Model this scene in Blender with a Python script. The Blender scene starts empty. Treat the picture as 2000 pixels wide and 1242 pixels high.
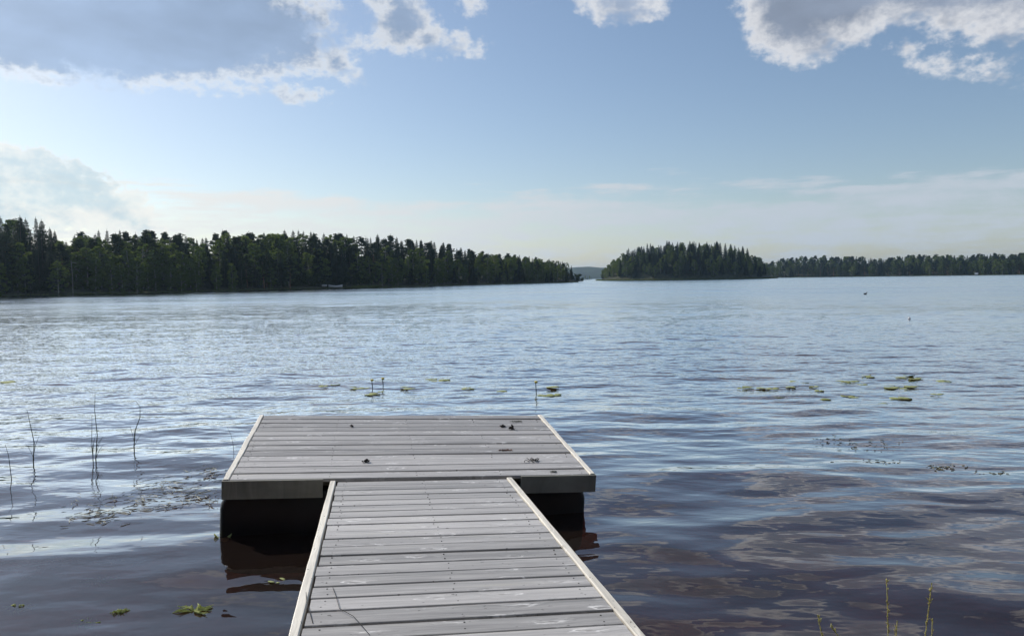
import bpy, math, random
import numpy as np
from mathutils import Matrix, Vector

rng = np.random.default_rng(11)
random.seed(11)
scene = bpy.context.scene
COL = scene.collection

# ------------------------------------------------------------------ camera
F_PX, CAM_Z = 1444.0, 2.0
PITCH, ROLL = -math.atan(75 / F_PX), math.atan(0.0135)
fwd = np.array([0, math.cos(PITCH), math.sin(PITCH)])
rgt0 = np.array([1.0, 0, 0]); up0 = np.cross(rgt0, fwd)
RGT = rgt0 * math.cos(ROLL) - up0 * math.sin(ROLL)
UPV = up0 * math.cos(ROLL) + rgt0 * math.sin(ROLL)
cam_d = bpy.data.cameras.new('camera'); cam = bpy.data.objects.new('camera', cam_d); COL.objects.link(cam)
cam_d.sensor_width = 36.0; cam_d.lens = 36.0 * F_PX / 2000.0
cam_d.clip_start = 0.05; cam_d.clip_end = 20000
m = Matrix.Identity(4)
for i in range(3):
    m[i][0] = RGT[i]; m[i][1] = UPV[i]; m[i][2] = -fwd[i]
m[2][3] = CAM_Z
cam.matrix_world = m
scene.camera = cam

def ray(px, py):
    d = fwd + RGT * (px - 1000) / F_PX - UPV * (py - 621) / F_PX
    return d / np.linalg.norm(d)
def ground(px, py, z=0.0):
    d = ray(px, py); t = (z - CAM_Z) / d[2]
    return np.array([d[0] * t, d[1] * t, z])
def horizon_y(px): return 546.0 - 0.0135 * (px - 1000)
def az_of(px): return math.atan2(*ray(px, horizon_y(px))[:2])
def ae(px, py):
    d = ray(px, py); return math.atan2(d[0], d[1]), math.asin(d[2])

# ------------------------------------------------------------------ light
SUN_AZ, SUN_EL = math.radians(-52), math.radians(38)      # azimuth from +Y, positive to the right
scene.view_settings.view_transform = 'Standard'
scene.view_settings.look = 'None'
scene.view_settings.exposure = 0.0
scene.view_settings.gamma = 1.0
scene.cycles.use_denoising = True
scene.cycles.max_bounces = 8
scene.cycles.transparent_max_bounces = 12
scene.cycles.volume_bounces = 0
scene.cycles.adaptive_threshold = 0.02
scene.cycles.sample_clamp_indirect = 6.0

class NT:
    """tiny helper to write node trees as expressions"""
    def __init__(s, tree): s.t = tree; s.t.nodes.clear()
    def n(s, typ, ins=None, **props):
        nd = s.t.nodes.new(typ)
        for k, v in props.items(): setattr(nd, k, v)
        for k, v in (ins or {}).items(): s.put(nd.inputs[k], v)
        return nd
    def put(s, sock, v):
        if isinstance(v, bpy.types.NodeSocket): s.t.links.new(v, sock)
        elif isinstance(v, bpy.types.Node): s.t.links.new(v.outputs[0], sock)
        else: sock.default_value = v
    def m(s, op, a, b=0.0, c=0.0, clamp=False):
        nd = s.t.nodes.new('ShaderNodeMath'); nd.operation = op; nd.use_clamp = clamp
        s.put(nd.inputs[0], a); s.put(nd.inputs[1], b); s.put(nd.inputs[2], c)
        return nd.outputs[0]
    def vm(s, op, a, b=(0, 0, 0), out=0, scale=None):
        nd = s.t.nodes.new('ShaderNodeVectorMath'); nd.operation = op
        s.put(nd.inputs[0], a); s.put(nd.inputs[1], b)
        if scale is not None: s.put(nd.inputs['Scale'], scale)
        return nd.outputs[out]
    def ss(s, x, a, b, lo=0.0, hi=1.0):
        nd = s.t.nodes.new('ShaderNodeMapRange'); nd.interpolation_type = 'SMOOTHSTEP'
        for k, v in zip(range(5), (x, a, b, lo, hi)): s.put(nd.inputs[k], v)
        return nd.outputs[0]
    def mix(s, f, a, b):
        nd = s.t.nodes.new('ShaderNodeMix'); nd.data_type = 'RGBA'
        s.put(nd.inputs[0], f); s.put(nd.inputs[6], a); s.put(nd.inputs[7], b)
        return nd.outputs[2]
    def noise(s, vec, scale, detail=2.0, rough=0.5, dist=0.0, out=0):
        nd = s.t.nodes.new('ShaderNodeTexNoise')
        s.put(nd.inputs['Vector'], vec); s.put(nd.inputs['Scale'], scale); s.put(nd.inputs['Detail'], detail)
        s.put(nd.inputs['Roughness'], rough); s.put(nd.inputs['Distortion'], dist)
        return nd.outputs[out]
    def mapping(s, vec, loc=(0, 0, 0), rot=(0, 0, 0), scale=(1, 1, 1), typ='POINT'):
        nd = s.t.nodes.new('ShaderNodeMapping'); nd.vector_type = typ
        s.put(nd.inputs[0], vec); nd.inputs[1].default_value = loc
        nd.inputs[2].default_value = rot; nd.inputs[3].default_value = scale
        return nd.outputs[0]

def c4(r, g, b): return (r, g, b, 1.0)
def srgb(r, g, b):
    f = lambda v: (v / 255 / 12.92) if v / 255 <= 0.04045 else ((v / 255 + 0.055) / 1.055) ** 2.4
    return np.array([f(r), f(g), f(b)])

SKY_STRENGTH = 0.11
world = bpy.data.worlds.new('World'); scene.world = world; world.use_nodes = True
world.cycles.sampling_method = 'MANUAL'; world.cycles.sample_map_resolution = 512
W = NT(world.node_tree)
def skyc(r, g, b): return c4(*(srgb(r, g, b) / SKY_STRENGTH))
sky = W.n('ShaderNodeTexSky', sky_type='NISHITA', sun_disc=False, sun_elevation=SUN_EL,
          sun_rotation=SUN_AZ, altitude=100.0, air_density=1.0, dust_density=0.9, ozone_density=1.5)
tc = W.n('ShaderNodeTexCoord').outputs['Generated']
sep = W.n('ShaderNodeSeparateXYZ', {0: tc})
AZ = W.m('ARCTAN2', sep.outputs[0], sep.outputs[1])
EL = W.m('ARCSINE', sep.outputs[2])
AE = W.n('ShaderNodeCombineXYZ', {0: AZ, 1: EL, 2: 0.0}).outputs[0]
# turbulence that frays every cloud outline
n_big = W.noise(W.mapping(AE, scale=(1.0, 1.35, 1)), 9.0, 6.0, 0.62, 0.0)
n_fine = W.noise(W.mapping(AE, scale=(1.0, 1.3, 1), loc=(3.1, 1.7, 0)), 60.0, 3.0, 0.6, 0.0)
turb = W.m('ADD', W.m('MULTIPLY', W.m('SUBTRACT', n_big, 0.5), 0.058), W.m('MULTIPLY', W.m('SUBTRACT', n_fine, 0.5), 0.030))
# cumulus clouds: centre, half size in 1/1444 rad, tilt
CLOUDS = [
    (230, 20, 400, 118, 4), (440, 78, 215, 68, 10), (40, 70, 330, 66, 0), (160, -120, 420, 150, 0), (560, 70, 95, 62, 35), (648, 118, 58, 26, 35),
    (585, 186, 62, 22, -6), (425, 172, 70, 16, 5), (110, 156, 120, 13, 4), (570, 15, 40, 26, 40),
    (790, 34, 62, 60, 40), (740, -10, 66, 30, 25), (885, 92, 50, 22, 0), (835, 76, 46, 30, 30), (925, 0, 32, 26, 30),
    (1215, 6, 88, 40, 5), (1010, -2, 22, 10, 0),
    (1545, 26, 104, 84, 25), (1640, -14, 200, 88, 0), (1800, -40, 260, 76, 0), (2010, -52, 220, 84, 0), (1950, 34, 66, 28, 18),
    (2100, -20, 200, 80, 0), (1768, 92, 30, 17, 35), (1856, 122, 30, 11, 0), (1998, 106, 58, 20, -4), (1962, 146, 32, 13, 15),
]
def blobs(lst):
    """smooth union of ellipses on the sky, positive inside, in radians"""
    S = None
    for (cx, cy, rx, ry, tilt) in lst:
        a, e = ae(cx, cy); rx, ry = rx / 1444, ry / 1444; k = 0.9 * min(rx, ry)
        if abs(tilt) < 12:
            v = W.t.nodes.new('ShaderNodeVectorMath'); v.operation = 'MULTIPLY_ADD'
            W.put(v.inputs[0], AE); v.inputs[1].default_value = (1 / rx, 1 / ry, 0); v.inputs[2].default_value = (-a / rx, -e / ry, 0); v = v.outputs[0]
        else:
            c, q = math.cos(math.radians(-tilt)), math.sin(math.radians(-tilt))
            u1 = W.m('ADD', W.vm('DOT_PRODUCT', AE, (c / rx, q / rx, 0), out=1), -(a * c + e * q) / rx)
            u2 = W.m('ADD', W.vm('DOT_PRODUCT', AE, (-q / ry, c / ry, 0), out=1), -(-a * q + e * c) / ry)
            v = W.n('ShaderNodeCombineXYZ', {0: u1, 1: u2}).outputs[0]
        d = W.m('MULTIPLY_ADD', W.vm('LENGTH', v, out=1), -k, k)
        S = d if S is None else W.m('SMOOTH_MAX', S, d, 0.006)
    return S
S = blobs(CLOUDS)
# the same kind of fair-weather cumulus over the rest of the sky
plane = W.vm('DIVIDE', tc, W.n('ShaderNodeCombineXYZ', {0: W.m('ADD', W.m('ABSOLUTE', sep.outputs[2]), 0.12), 1: W.m('ADD', W.m('ABSOLUTE', sep.outputs[2]), 0.12), 2: 1.0}).outputs[0])
n_far = W.noise(W.mapping(plane, loc=(2.3, 0.4, 0.0), scale=(1, 1, 0)), 1.25, 3.0, 0.5, 0.0)
in_view = W.m('MULTIPLY', W.m('MULTIPLY', W.ss(AZ, -0.80, -0.68), W.ss(AZ, 0.80, 0.68)), W.ss(EL, 0.44, 0.37))
S_gen = W.m('SUBTRACT', W.m('MULTIPLY', W.m('SUBTRACT', n_far, 0.52), 0.7), W.m('MULTIPLY', in_view, 0.5))
S = W.m('MAXIMUM', S, S_gen)
D = W.m('ADD', S, turb)
glow = W.ss(AZ, 0.45, -0.65)                      # clouds nearer the sun are lit through more
n_soft = W.noise(W.mapping(AE, scale=(1, 1.6, 1), loc=(5, 2, 0)), 11.0, 4.0, 0.6)
lit = W.ss(n_soft, 0.36, 0.52)                    # where the sun catches the fringe
alpha = W.ss(D, W.m('MULTIPLY', lit, -0.004), W.m('ADD', 0.030, W.m('MULTIPLY', lit, -0.016)))
rim = W.m('ADD', 0.036, W.m('MULTIPLY', glow, -0.019))      # depth of the bright fringe
thick = W.ss(W.m('DIVIDE', D, rim), 0.05, 1.0)
edge_c = W.mix(glow, skyc(232, 233, 236), skyc(248, 248, 245))
core_c = W.mix(glow, skyc(144, 157, 178), skyc(150, 173, 204))
n_tone = W.noise(W.mapping(AE, scale=(1, 2.4, 1), loc=(1, 6, 0), rot=(0, 0, 0.5)), 4.5, 4.0, 0.55)
core_c = W.vm('SCALE', core_c, scale=W.ss(n_tone, 0.3, 0.7, 0.84, 1.22))
dim_c = W.mix(0.55, edge_c, core_c)
cloud_c = W.mix(thick, W.mix(lit, dim_c, edge_c), core_c)
# hazy cumulus low on the sun side
S2 = blobs([(90, 385, 190, 62, 10), (60, 335, 75, 26, 0), (215, 415, 110, 30, 22), (-150, 370, 250, 90, 0)])
D2 = W.m('ADD', S2, W.m('MULTIPLY', turb, 1.3))
c2 = W.mix(W.ss(W.m('ADD', D2, W.m('MULTIPLY', W.m('SUBTRACT', n_soft, 0.5), 0.07)), 0.0, 0.035), skyc(248, 248, 242), skyc(196, 216, 225))
a2 = W.m('MULTIPLY', W.ss(D2, 0.0, 0.010), 0.8)
# thin stratus band above the horizon
n_st = W.noise(W.mapping(AE, scale=(0.75, 8.0, 1), loc=(0.4, 0.3, 0)), 5.0, 5.0, 0.6, 0.0)
n_st2 = W.noise(W.mapping(AE, scale=(1.0, 3.2, 1), loc=(2.4, 1.3, 0)), 16.0, 5.0, 0.6, 0.0)
S3 = W.m('ADD', W.m('SUBTRACT', 0.122, EL), W.m('MULTIPLY', W.m('SUBTRACT', n_st, 0.5), 0.16))
S3 = W.m('ADD', S3, W.m('MULTIPLY', W.m('SUBTRACT', n_st2, 0.5), 0.05))
a3 = W.m('MULTIPLY', W.ss(S3, 0.0, 0.028), W.m('MULTIPLY', W.ss(EL, -0.01, 0.06, 0.75, 1.0), W.ss(W.m('ADD', W.m('MULTIPLY', n_st, 0.5), W.m('MULTIPLY', n_st2, 0.5)), 0.38, 0.60, 0.22, 1.0)))
c3 = W.mix(glow, skyc(193, 204, 215), skyc(243, 244, 241))
# --- put the layers together
col = sky.outputs[0]
col = W.mix(a3, col, c3)
col = W.mix(a2, col, c2)
col = W.mix(W.m('MULTIPLY', alpha, W.m('SUBTRACT', 1.0, W.m('MULTIPLY', W.m('MULTIPLY', thick, glow), 0.28))), col, cloud_c)
bg = W.n('ShaderNodeBackground', {0: col, 1: SKY_STRENGTH})
W.n('ShaderNodeOutputWorld', {0: bg})

sun_d = bpy.data.lights.new('sun', 'SUN'); sun_d.energy = 4.0; sun_d.angle = math.radians(0.6); sun_d.color = (1.0, 0.94, 0.85)
sun = bpy.data.objects.new('sun', sun_d); COL.objects.link(sun)
sdir = Vector((math.sin(SUN_AZ) * math.cos(SUN_EL), math.cos(SUN_AZ) * math.cos(SUN_EL), math.sin(SUN_EL)))
sun.rotation_euler = sdir.to_track_quat('Z', 'Y').to_euler()
sun.location = (-30, 30, 40)

# ------------------------------------------------------------------ object helpers
def tag(o, label=None, cat=None, group=None, kind=None):
    if label: o['label'] = label
    if cat: o['category'] = cat
    if group: o['group'] = group
    if kind: o['kind'] = kind
    return o
def link(o, parent=None):
    COL.objects.link(o)
    if parent is not None: o.parent = parent
    return o
def empty(name, loc=(0, 0, 0), mat=None):
    o = bpy.data.objects.new(name, None); o.empty_display_size = 0.2
    if mat is not None: o.matrix_basis = mat
    else: o.location = loc
    return link(o)
class MB:
    """collects vertices and faces for one mesh"""
    def __init__(s): s.v = []; s.f = []; s.mi = []; s.n = 0
    def add(s, v, f, mi=0):
        v = np.asarray(v, float).reshape(-1, 3); s.v.append(v)
        for q in f: s.f.append(tuple(int(i) + s.n for i in q)); s.mi.append(mi)
        s.n += len(v); return s
    def tube(s, pts, radii, k=6, mi=0, caps=True):
        pts = np.asarray(pts, float); n = len(pts)
        t = np.gradient(pts, axis=0); t /= np.linalg.norm(t, axis=1)[:, None] + 1e-12
        ref = np.array([0, 0, 1.0]) if abs(t[0][2]) < 0.9 else np.array([1.0, 0, 0])
        v = []
        for i in range(n):
            a = np.cross(t[i], ref); a /= np.linalg.norm(a); b = np.cross(t[i], a)
            for j in range(k):
                w = 2 * math.pi * j / k
                v.append(pts[i] + radii[i] * (a * math.cos(w) + b * math.sin(w)))
        f = [(i * k + j, i * k + (j + 1) % k, (i + 1) * k + (j + 1) % k, (i + 1) * k + j) for i in range(n - 1) for j in range(k)]
        if caps: f += [tuple(range(k)), tuple(range((n - 1) * k, n * k))[::-1]]
        return s.add(v, f, mi)
    def box(s, lo, hi, ch=0.0, mi=0):
        """box with its long (x) edges chamfered"""
        (x0, y0, z0), (x1, y1, z1) = lo, hi
        if ch <= 0: prof = [(y0, z0), (y1, z0), (y1, z1), (y0, z1)]
        else: prof = [(y0, z0), (y1, z0), (y1, z1 - ch), (y1 - ch * .35, z1 - ch * .3), (y1 - ch, z1), (y0 + ch, z1), (y0 + ch * .35, z1 - ch * .3), (y0, z1 - ch)]
        k = len(prof)
        v = [(x0, y, z) for y, z in prof] + [(x1, y, z) for y, z in prof]
        f = [(j, k + j, k + (j + 1) % k, (j + 1) % k) for j in range(k)] + [tuple(range(k)), tuple(range(k, 2 * k))[::-1]]
        return s.add(v, f, mi)
    def mesh(s, name, mats, smooth=False):
        me = bpy.data.meshes.new(name)
        me.from_pydata(np.concatenate(s.v).tolist(), [], s.f)
        for mt in (mats if isinstance(mats, (list, tuple)) else [mats]): me.materials.append(mt)
        if any(s.mi): me.polygons.foreach_set('material_index', s.mi)
        if smooth: me.polygons.foreach_set('use_smooth', [True] * len(me.polygons))
        me.update(); return me
    def build(s, name, mats, parent=None, smooth=False):
        return link(bpy.data.objects.new(name, s.mesh(name, mats, smooth)), parent)

# ------------------------------------------------------------------ materials
def material(name):
    mt = bpy.data.materials.new(name); mt.use_nodes = True
    return mt, NT(mt.node_tree)
def principled(T, **ins):
    b = T.n('ShaderNodeBsdfPrincipled', ins); T.n('ShaderNodeOutputMaterial', {0: b}); return b
def simple(name, col, rough=0.7, var=0.25, scale=8.0, spec=0.4, bump=0.0):
    mt, T = material(name)
    tcv = T.n('ShaderNodeTexCoord').outputs['Object']
    n = T.noise(tcv, scale, 5.0, 0.6)
    a = c4(*[v * (1 - var) for v in col]); b = c4(*[min(1, v * (1 + var)) for v in col])
    ins = {'Base Color': T.mix(T.ss(n, 0.3, 0.7), a, b), 'Roughness': rough, 'Specular IOR Level': spec}
    if bump: ins['Normal'] = T.n('ShaderNodeBump', {'Height': n, 'Strength': 1.0, 'Distance': bump}).outputs[0]
    principled(T, **ins); return mt

def wood(name, base, pale, knots=True, grey=0.5, rough=0.5):
    mt, T = material(name)
    tcv = T.n('ShaderNodeTexCoord').outputs['Object']
    rnd = T.n('ShaderNodeObjectInfo').outputs['Random']
    off = T.n('ShaderNodeCombineXYZ', {0: T.m('MULTIPLY', rnd, 91.0), 1: T.m('MULTIPLY', rnd, 37.0), 2: T.m('MULTIPLY', rnd, 13.0)}).outputs[0]
    p = T.vm('ADD', tcv, off)
    # knots: elongated cells, grain swirls round them
    vor = T.n('ShaderNodeTexVoronoi', {'Vector': T.mapping(p, scale=(2.6, 8.5, 0.0)), 'Scale': 1.0, 'Randomness': 1.0}, feature='F1', voronoi_dimensions='2D')
    kd = vor.outputs['Distance']; kc = T.n('ShaderNodeSeparateColor', {0: vor.outputs['Color']})
    kon = T.m('GREATER_THAN', kc.outputs[0], 0.42 if knots else 2.0)
    near = T.m('MULTIPLY', T.ss(kd, 0.48, 0.05), kon)
    warp = T.noise(p, 2.2, 2.0, 0.5)
    gy = T.m('ADD', T.n('ShaderNodeSeparateXYZ', {0: p}).outputs[1], T.m('ADD', T.m('MULTIPLY', warp, 0.05), T.m('MULTIPLY', near, 0.035)))
    gv = T.n('ShaderNodeCombineXYZ', {0: T.m('MULTIPLY', T.n('ShaderNodeSeparateXYZ', {0: p}).outputs[0], 0.035), 1: gy, 2: 0.0}).outputs[0]
    grain = T.noise(gv, 55.0, 4.0, 0.7)
    fine = T.noise(T.mapping(p, scale=(3.0, 150.0, 30.0)), 1.0, 4.0, 0.7)
    blot = T.noise(T.mapping(p, scale=(0.35, 6.5, 1.0)), 3.0, 5.0, 0.65)
    tone = T.m('ADD', T.m('MULTIPLY', T.m('SUBTRACT', rnd, 0.5), 0.55), T.m('ADD', T.m('MULTIPLY', T.m('SUBTRACT', grain, 0.5), 1.25), T.m('MULTIPLY', T.m('SUBTRACT', blot, 0.5), 1.5)))
    lo = c4(*[v * 0.55 for v in base]); hi = c4(*[min(1, v * 1.3) for v in base])
    col = T.mix(T.m('ADD', 0.5, tone, clamp=True), lo, hi)
    col = T.mix(T.ss(blot, 0.55, 0.72, 0.0, 0.35), col, c4(base[0] * 0.86, base[1] * 0.86, base[2] * 0.66))
    # highlights beside the knots painted into the colour as pale shapes; small dark hearts
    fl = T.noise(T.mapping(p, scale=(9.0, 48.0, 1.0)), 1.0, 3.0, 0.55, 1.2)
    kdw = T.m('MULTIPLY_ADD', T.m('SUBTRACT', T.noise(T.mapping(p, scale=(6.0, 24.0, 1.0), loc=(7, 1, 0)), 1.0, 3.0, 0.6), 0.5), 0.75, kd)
    band = T.m('MULTIPLY', T.ss(kdw, 0.09, 0.135), T.ss(kdw, 0.19, 0.145))              # curved painted highlight round the knot
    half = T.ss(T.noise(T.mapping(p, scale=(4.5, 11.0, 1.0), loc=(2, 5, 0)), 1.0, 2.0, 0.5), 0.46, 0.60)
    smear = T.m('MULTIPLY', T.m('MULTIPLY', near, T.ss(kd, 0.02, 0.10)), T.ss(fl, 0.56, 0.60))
    knot_sheen = T.m('MAXIMUM', T.m('MULTIPLY', T.m('MULTIPLY', band, half), T.m('MULTIPLY', kon, T.ss(kd, 0.5, 0.3))), T.m('MULTIPLY', smear, 0.5))
    col = T.mix(T.m('MULTIPLY', knot_sheen, 0.6, clamp=True), col, c4(*pale))
    core = T.m('MULTIPLY', T.ss(kd, 0.06, 0.025), kon)
    col = T.mix(T.m('MULTIPLY', core, 0.35), col, c4(base[0] * 0.3, base[1] * 0.25, base[2] * 0.22))
    speck = T.ss(T.noise(T.mapping(p, scale=(26.0, 60.0, 1.0)), 1.0, 1.0, 0.5), 0.735, 0.775)
    col = T.mix(T.m('MULTIPLY', speck, 0.75), col, c4(0.04, 0.035, 0.03))
    h = T.m('ADD', T.m('MULTIPLY', grain, 0.5), T.m('ADD', T.m('MULTIPLY', fine, 0.35), T.m('MULTIPLY', near, 0.4)))
    bmp = T.n('ShaderNodeBump', {'Height': h, 'Strength': 0.8, 'Distance': 0.0016}).outputs[0]
    principled(T, **{'Base Color': col, 'Roughness': T.m('ADD', rough, T.m('MULTIPLY', knot_sheen, -0.12)), 'Specular IOR Level': 0.45, 'Normal': bmp})
    return mt

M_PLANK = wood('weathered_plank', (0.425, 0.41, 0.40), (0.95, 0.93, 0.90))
M_TRIM = wood('sunlit_edge_wood', (0.72, 0.68, 0.60), (0.85, 0.82, 0.76), knots=True, rough=0.6)  # same wood in reality; strong sun on the edges put into a lighter base
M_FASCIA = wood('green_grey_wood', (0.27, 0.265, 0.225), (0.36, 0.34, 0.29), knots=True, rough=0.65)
M_FRAME = simple('frame_wood', (0.16, 0.15, 0.12), 0.8)
M_FLOAT = simple('black_plastic', (0.006, 0.007, 0.009), 0.42, 0.3, 3.0, spec=0.35)
M_SCREW = simple('steel_screw', (0.09, 0.085, 0.08), 0.5)

def foliage(name, dark, light, trans=0.35, var=0.5):
    mt, T = material(name)
    rnd = T.n('ShaderNodeObjectInfo').outputs['Random']
    n = T.noise(T.n('ShaderNodeTexCoord').outputs['Object'], 0.55, 3.0, 0.6)
    k = T.m('ADD', T.m('MULTIPLY', rnd, var), T.m('MULTIPLY', T.ss(n, 0.3, 0.7), 1 - var))
    col = T.mix(k, c4(*dark), c4(*light))
    b = T.n('ShaderNodeBsdfPrincipled', {'Base Color': col, 'Roughness': 0.8, 'Specular IOR Level': 0.12})
    tcol = T.mix(0.5, col, T.vm('MULTIPLY', col, (1.5, 1.6, 0.6)))
    t = T.n('ShaderNodeBsdfTranslucent', {0: tcol})
    T.n('ShaderNodeOutputMaterial', {0: T.n('ShaderNodeMixShader', {0: trans, 1: b, 2: t})})
    return mt
M_SPRUCE = foliage('spruce_needles', (0.012, 0.024, 0.012), (0.032, 0.055, 0.022), 0.15)
M_PINE = foliage('pine_needles', (0.022, 0.036, 0.018), (0.05, 0.07, 0.03), 0.2)
M_BIRCH = foliage('birch_leaves', (0.06, 0.095, 0.026), (0.15, 0.19, 0.055), 0.5)
M_BUSH = foliage('bush_leaves', (0.02, 0.035, 0.012), (0.06, 0.085, 0.025), 0.3)
M_REED = foliage('reed_green', (0.06, 0.085, 0.025), (0.13, 0.15, 0.05), 0.35)
M_BARK = simple('grey_bark', (0.09, 0.07, 0.055), 0.9, 0.4, 3.0)
M_PBARK = simple('pine_bark', (0.17, 0.09, 0.055), 0.9, 0.4, 2.0)
M_BBARK = simple('birch_bark', (0.26, 0.25, 0.22), 0.8, 0.35, 4.0)
M_LAND = simple('forest_floor', (0.035, 0.04, 0.02), 0.95, 0.5, 0.4)
M_PAD = foliage('lily_pad_leaf', (0.27, 0.31, 0.13), (0.42, 0.44, 0.22), 0.2, 0.7)
M_STALK = foliage('dark_reed_stalk', (0.02, 0.03, 0.012), (0.04, 0.05, 0.02), 0.1)
M_GRASS = foliage('seed_grass', (0.45, 0.42, 0.20), (0.62, 0.57, 0.33), 0.45)
M_YELLOW = simple('yellow_petal', (0.75, 0.62, 0.12), 0.5)
M_WEED = foliage('water_weed', (0.42, 0.46, 0.18), (0.58, 0.6, 0.3), 0.3)
M_SCUM = simple('pale_plant_bits', (0.42, 0.41, 0.33), 0.7, 0.5, 5.0)
M_DARKBIT = simple('dark_debris', (0.03, 0.026, 0.024), 0.8, 0.5, 30.0)
M_BROWN = simple('brown_leaf_litter', (0.17, 0.10, 0.075), 0.8, 0.5, 30.0)

def water_material():
    mt, T = material('lake_water')
    p = T.n('ShaderNodeNewGeometry').outputs['Position']
    sp = T.n('ShaderNodeSeparateXYZ', {0: p})
    dist = T.vm('LENGTH', p, out=1)
    wind = T.ss(dist, 4.5, 20.0)                       # sheltered near the bank, wind-ruffled further out
    gust = T.noise(T.mapping(p, scale=(0.02, 0.05, 0.0)), 1.0, 3.0, 0.5)
    # heights in metres
    a = T.noise(T.mapping(p, rot=(0, 0, 0.16), scale=(0.55, 1.25, 0.0)), 1.0, 1.0, 0.35, 0.3)     # ~1 m swell, crests across the view
    b = T.noise(T.mapping(p, rot=(0, 0, -0.35), scale=(1.3, 2.6, 0.0), loc=(7, 3, 0)), 1.0, 1.0, 0.4, 0.2)
    c = T.noise(T.mapping(p, rot=(0, 0, 0.5), scale=(3.0, 6.5, 0.0), loc=(1, 9, 0)), 1.0, 2.0, 0.5)
    d = T.noise(T.mapping(p, rot=(0, 0, 0.05), scale=(0.22, 0.5, 0.0), loc=(4, 2, 0)), 1.0, 1.0, 0.4)
    a, b, c, d = [T.m('SUBTRACT', q, 0.5) for q in (a, b, c, d)]
    h = T.m('MULTIPLY', a, T.m('ADD', 0.075, T.m('MULTIPLY', wind, 0.05)))
    h = T.m('ADD', h, T.m('MULTIPLY', b, 0.022))
    h = T.m('ADD', h, T.m('MULTIPLY', d, 0.08))
    ruff = T.m('MULTIPLY', wind, T.ss(gust, 0.25, 0.7, 0.6, 1.2))
    h = T.m('ADD', h, T.m('MULTIPLY', c, T.m('ADD', 0.0032, T.m('MULTIPLY', ruff, 0.034))))
    h = T.m('ADD', h, T.m('MULTIPLY', b, T.m('MULTIPLY', ruff, 0.030)))
    # with distance single waves drop below what the eye resolves: they turn into roughness of the surface
    hs = T.m('DIVIDE', 1.0, T.m('ADD', 1.0, T.m('POWER', T.m('DIVIDE', dist, 55.0), 1.4)))
    h = T.m('MULTIPLY', h, hs)
    # wave groups and cat's-paws that stay visible far out
    g = T.noise(T.mapping(p, rot=(0, 0, 0.1), scale=(0.035, 0.13, 0.0), loc=(3, 8, 0)), 1.0, 5.0, 0.56)
    h = T.m('ADD', h, T.m('MULTIPLY', T.m('SUBTRACT', g, 0.5), T.m('MULTIPLY', T.ss(dist, 12.0, 60.0), 0.5)))
    rough = T.m('ADD', 0.02, T.m('MULTIPLY', T.ss(dist, 20.0, 90.0), T.ss(gust, 0.3, 0.7, 0.20, 0.27)))
    disp = T.n('ShaderNodeDisplacement', {'Height': h, 'Midlevel': 0.0, 'Scale': 1.0}).outputs[0]
    gloss = T.n('ShaderNodeBsdfGlossy', {'Color': c4(1, 1, 1), 'Roughness': rough}, distribution='BECKMANN').outputs[0]
    fres = T.n('ShaderNodeFresnel', {'IOR': 1.38}).outputs[0]
    fres = T.m('MULTIPLY_ADD', T.m('MULTIPLY', fres, fres), 4.0, fres, clamp=True)     # strong sheen at grazing angles
    clear = T.n('ShaderNodeBsdfTransparent', {0: c4(0.75, 0.36, 0.28)}).outputs[0]
    murk = T.n('ShaderNodeBsdfDiffuse', {0: c4(0.045, 0.031, 0.026)}).outputs[0]
    under = T.n('ShaderNodeMixShader', {0: 0.28, 1: clear, 2: murk}).outputs[0]
    T.n('ShaderNodeOutputMaterial', {0: T.n('ShaderNodeMixShader', {0: fres, 1: under, 2: gloss}).outputs[0], 2: disp})
    mt.displacement_method = 'BOTH'
    return mt
M_WATER = water_material()
M_BED = simple('lake_bed', (0.30, 0.15, 0.11), 0.95, 0.5, 1.2)

# ------------------------------------------------------------------ lake bed, bank, water
def smooth01(t): t = np.clip(t, 0, 1); return t * t * (3 - 2 * t)
def grid_mesh(name, xs, ys, zf, mat, smooth=True):
    X, Y = np.meshgrid(xs, ys); Z = zf(X, Y)
    v = np.stack([X, Y, Z], -1).reshape(-1, 3); nx, ny = len(xs), len(ys)
    f = [(j * nx + i, j * nx + i + 1, (j + 1) * nx + i + 1, (j + 1) * nx + i) for j in range(ny - 1) for i in range(nx - 1)]
    return MB().add(v, f).build(name, mat, smooth=smooth)
axis = np.concatenate([-np.geomspace(3600, 6, 26), np.linspace(-5, 5, 21), np.geomspace(6, 3600, 26)])
def bed_z(X, Y):
    bank = 1.9 + 0.25 * np.sin(X * 0.9) + 0.15 * np.sin(X * 2.3 + 1)
    t = Y - bank
    z = np.where(t > 0, -0.10 - 0.14 * t, 0.62 * smooth01(-t / 2.2) - 0.10 + 0.05 * np.clip(-t - 2.2, 0, 60))
    return np.maximum(z, -3.0) + 0.03 * np.sin(X * 3.1 + Y) * np.sin(Y * 2.3)
bed = tag(grid_mesh('ground', axis, axis, bed_z, M_BED), 'brown lake bed and low bank the camera stands on', kind='structure')
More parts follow.
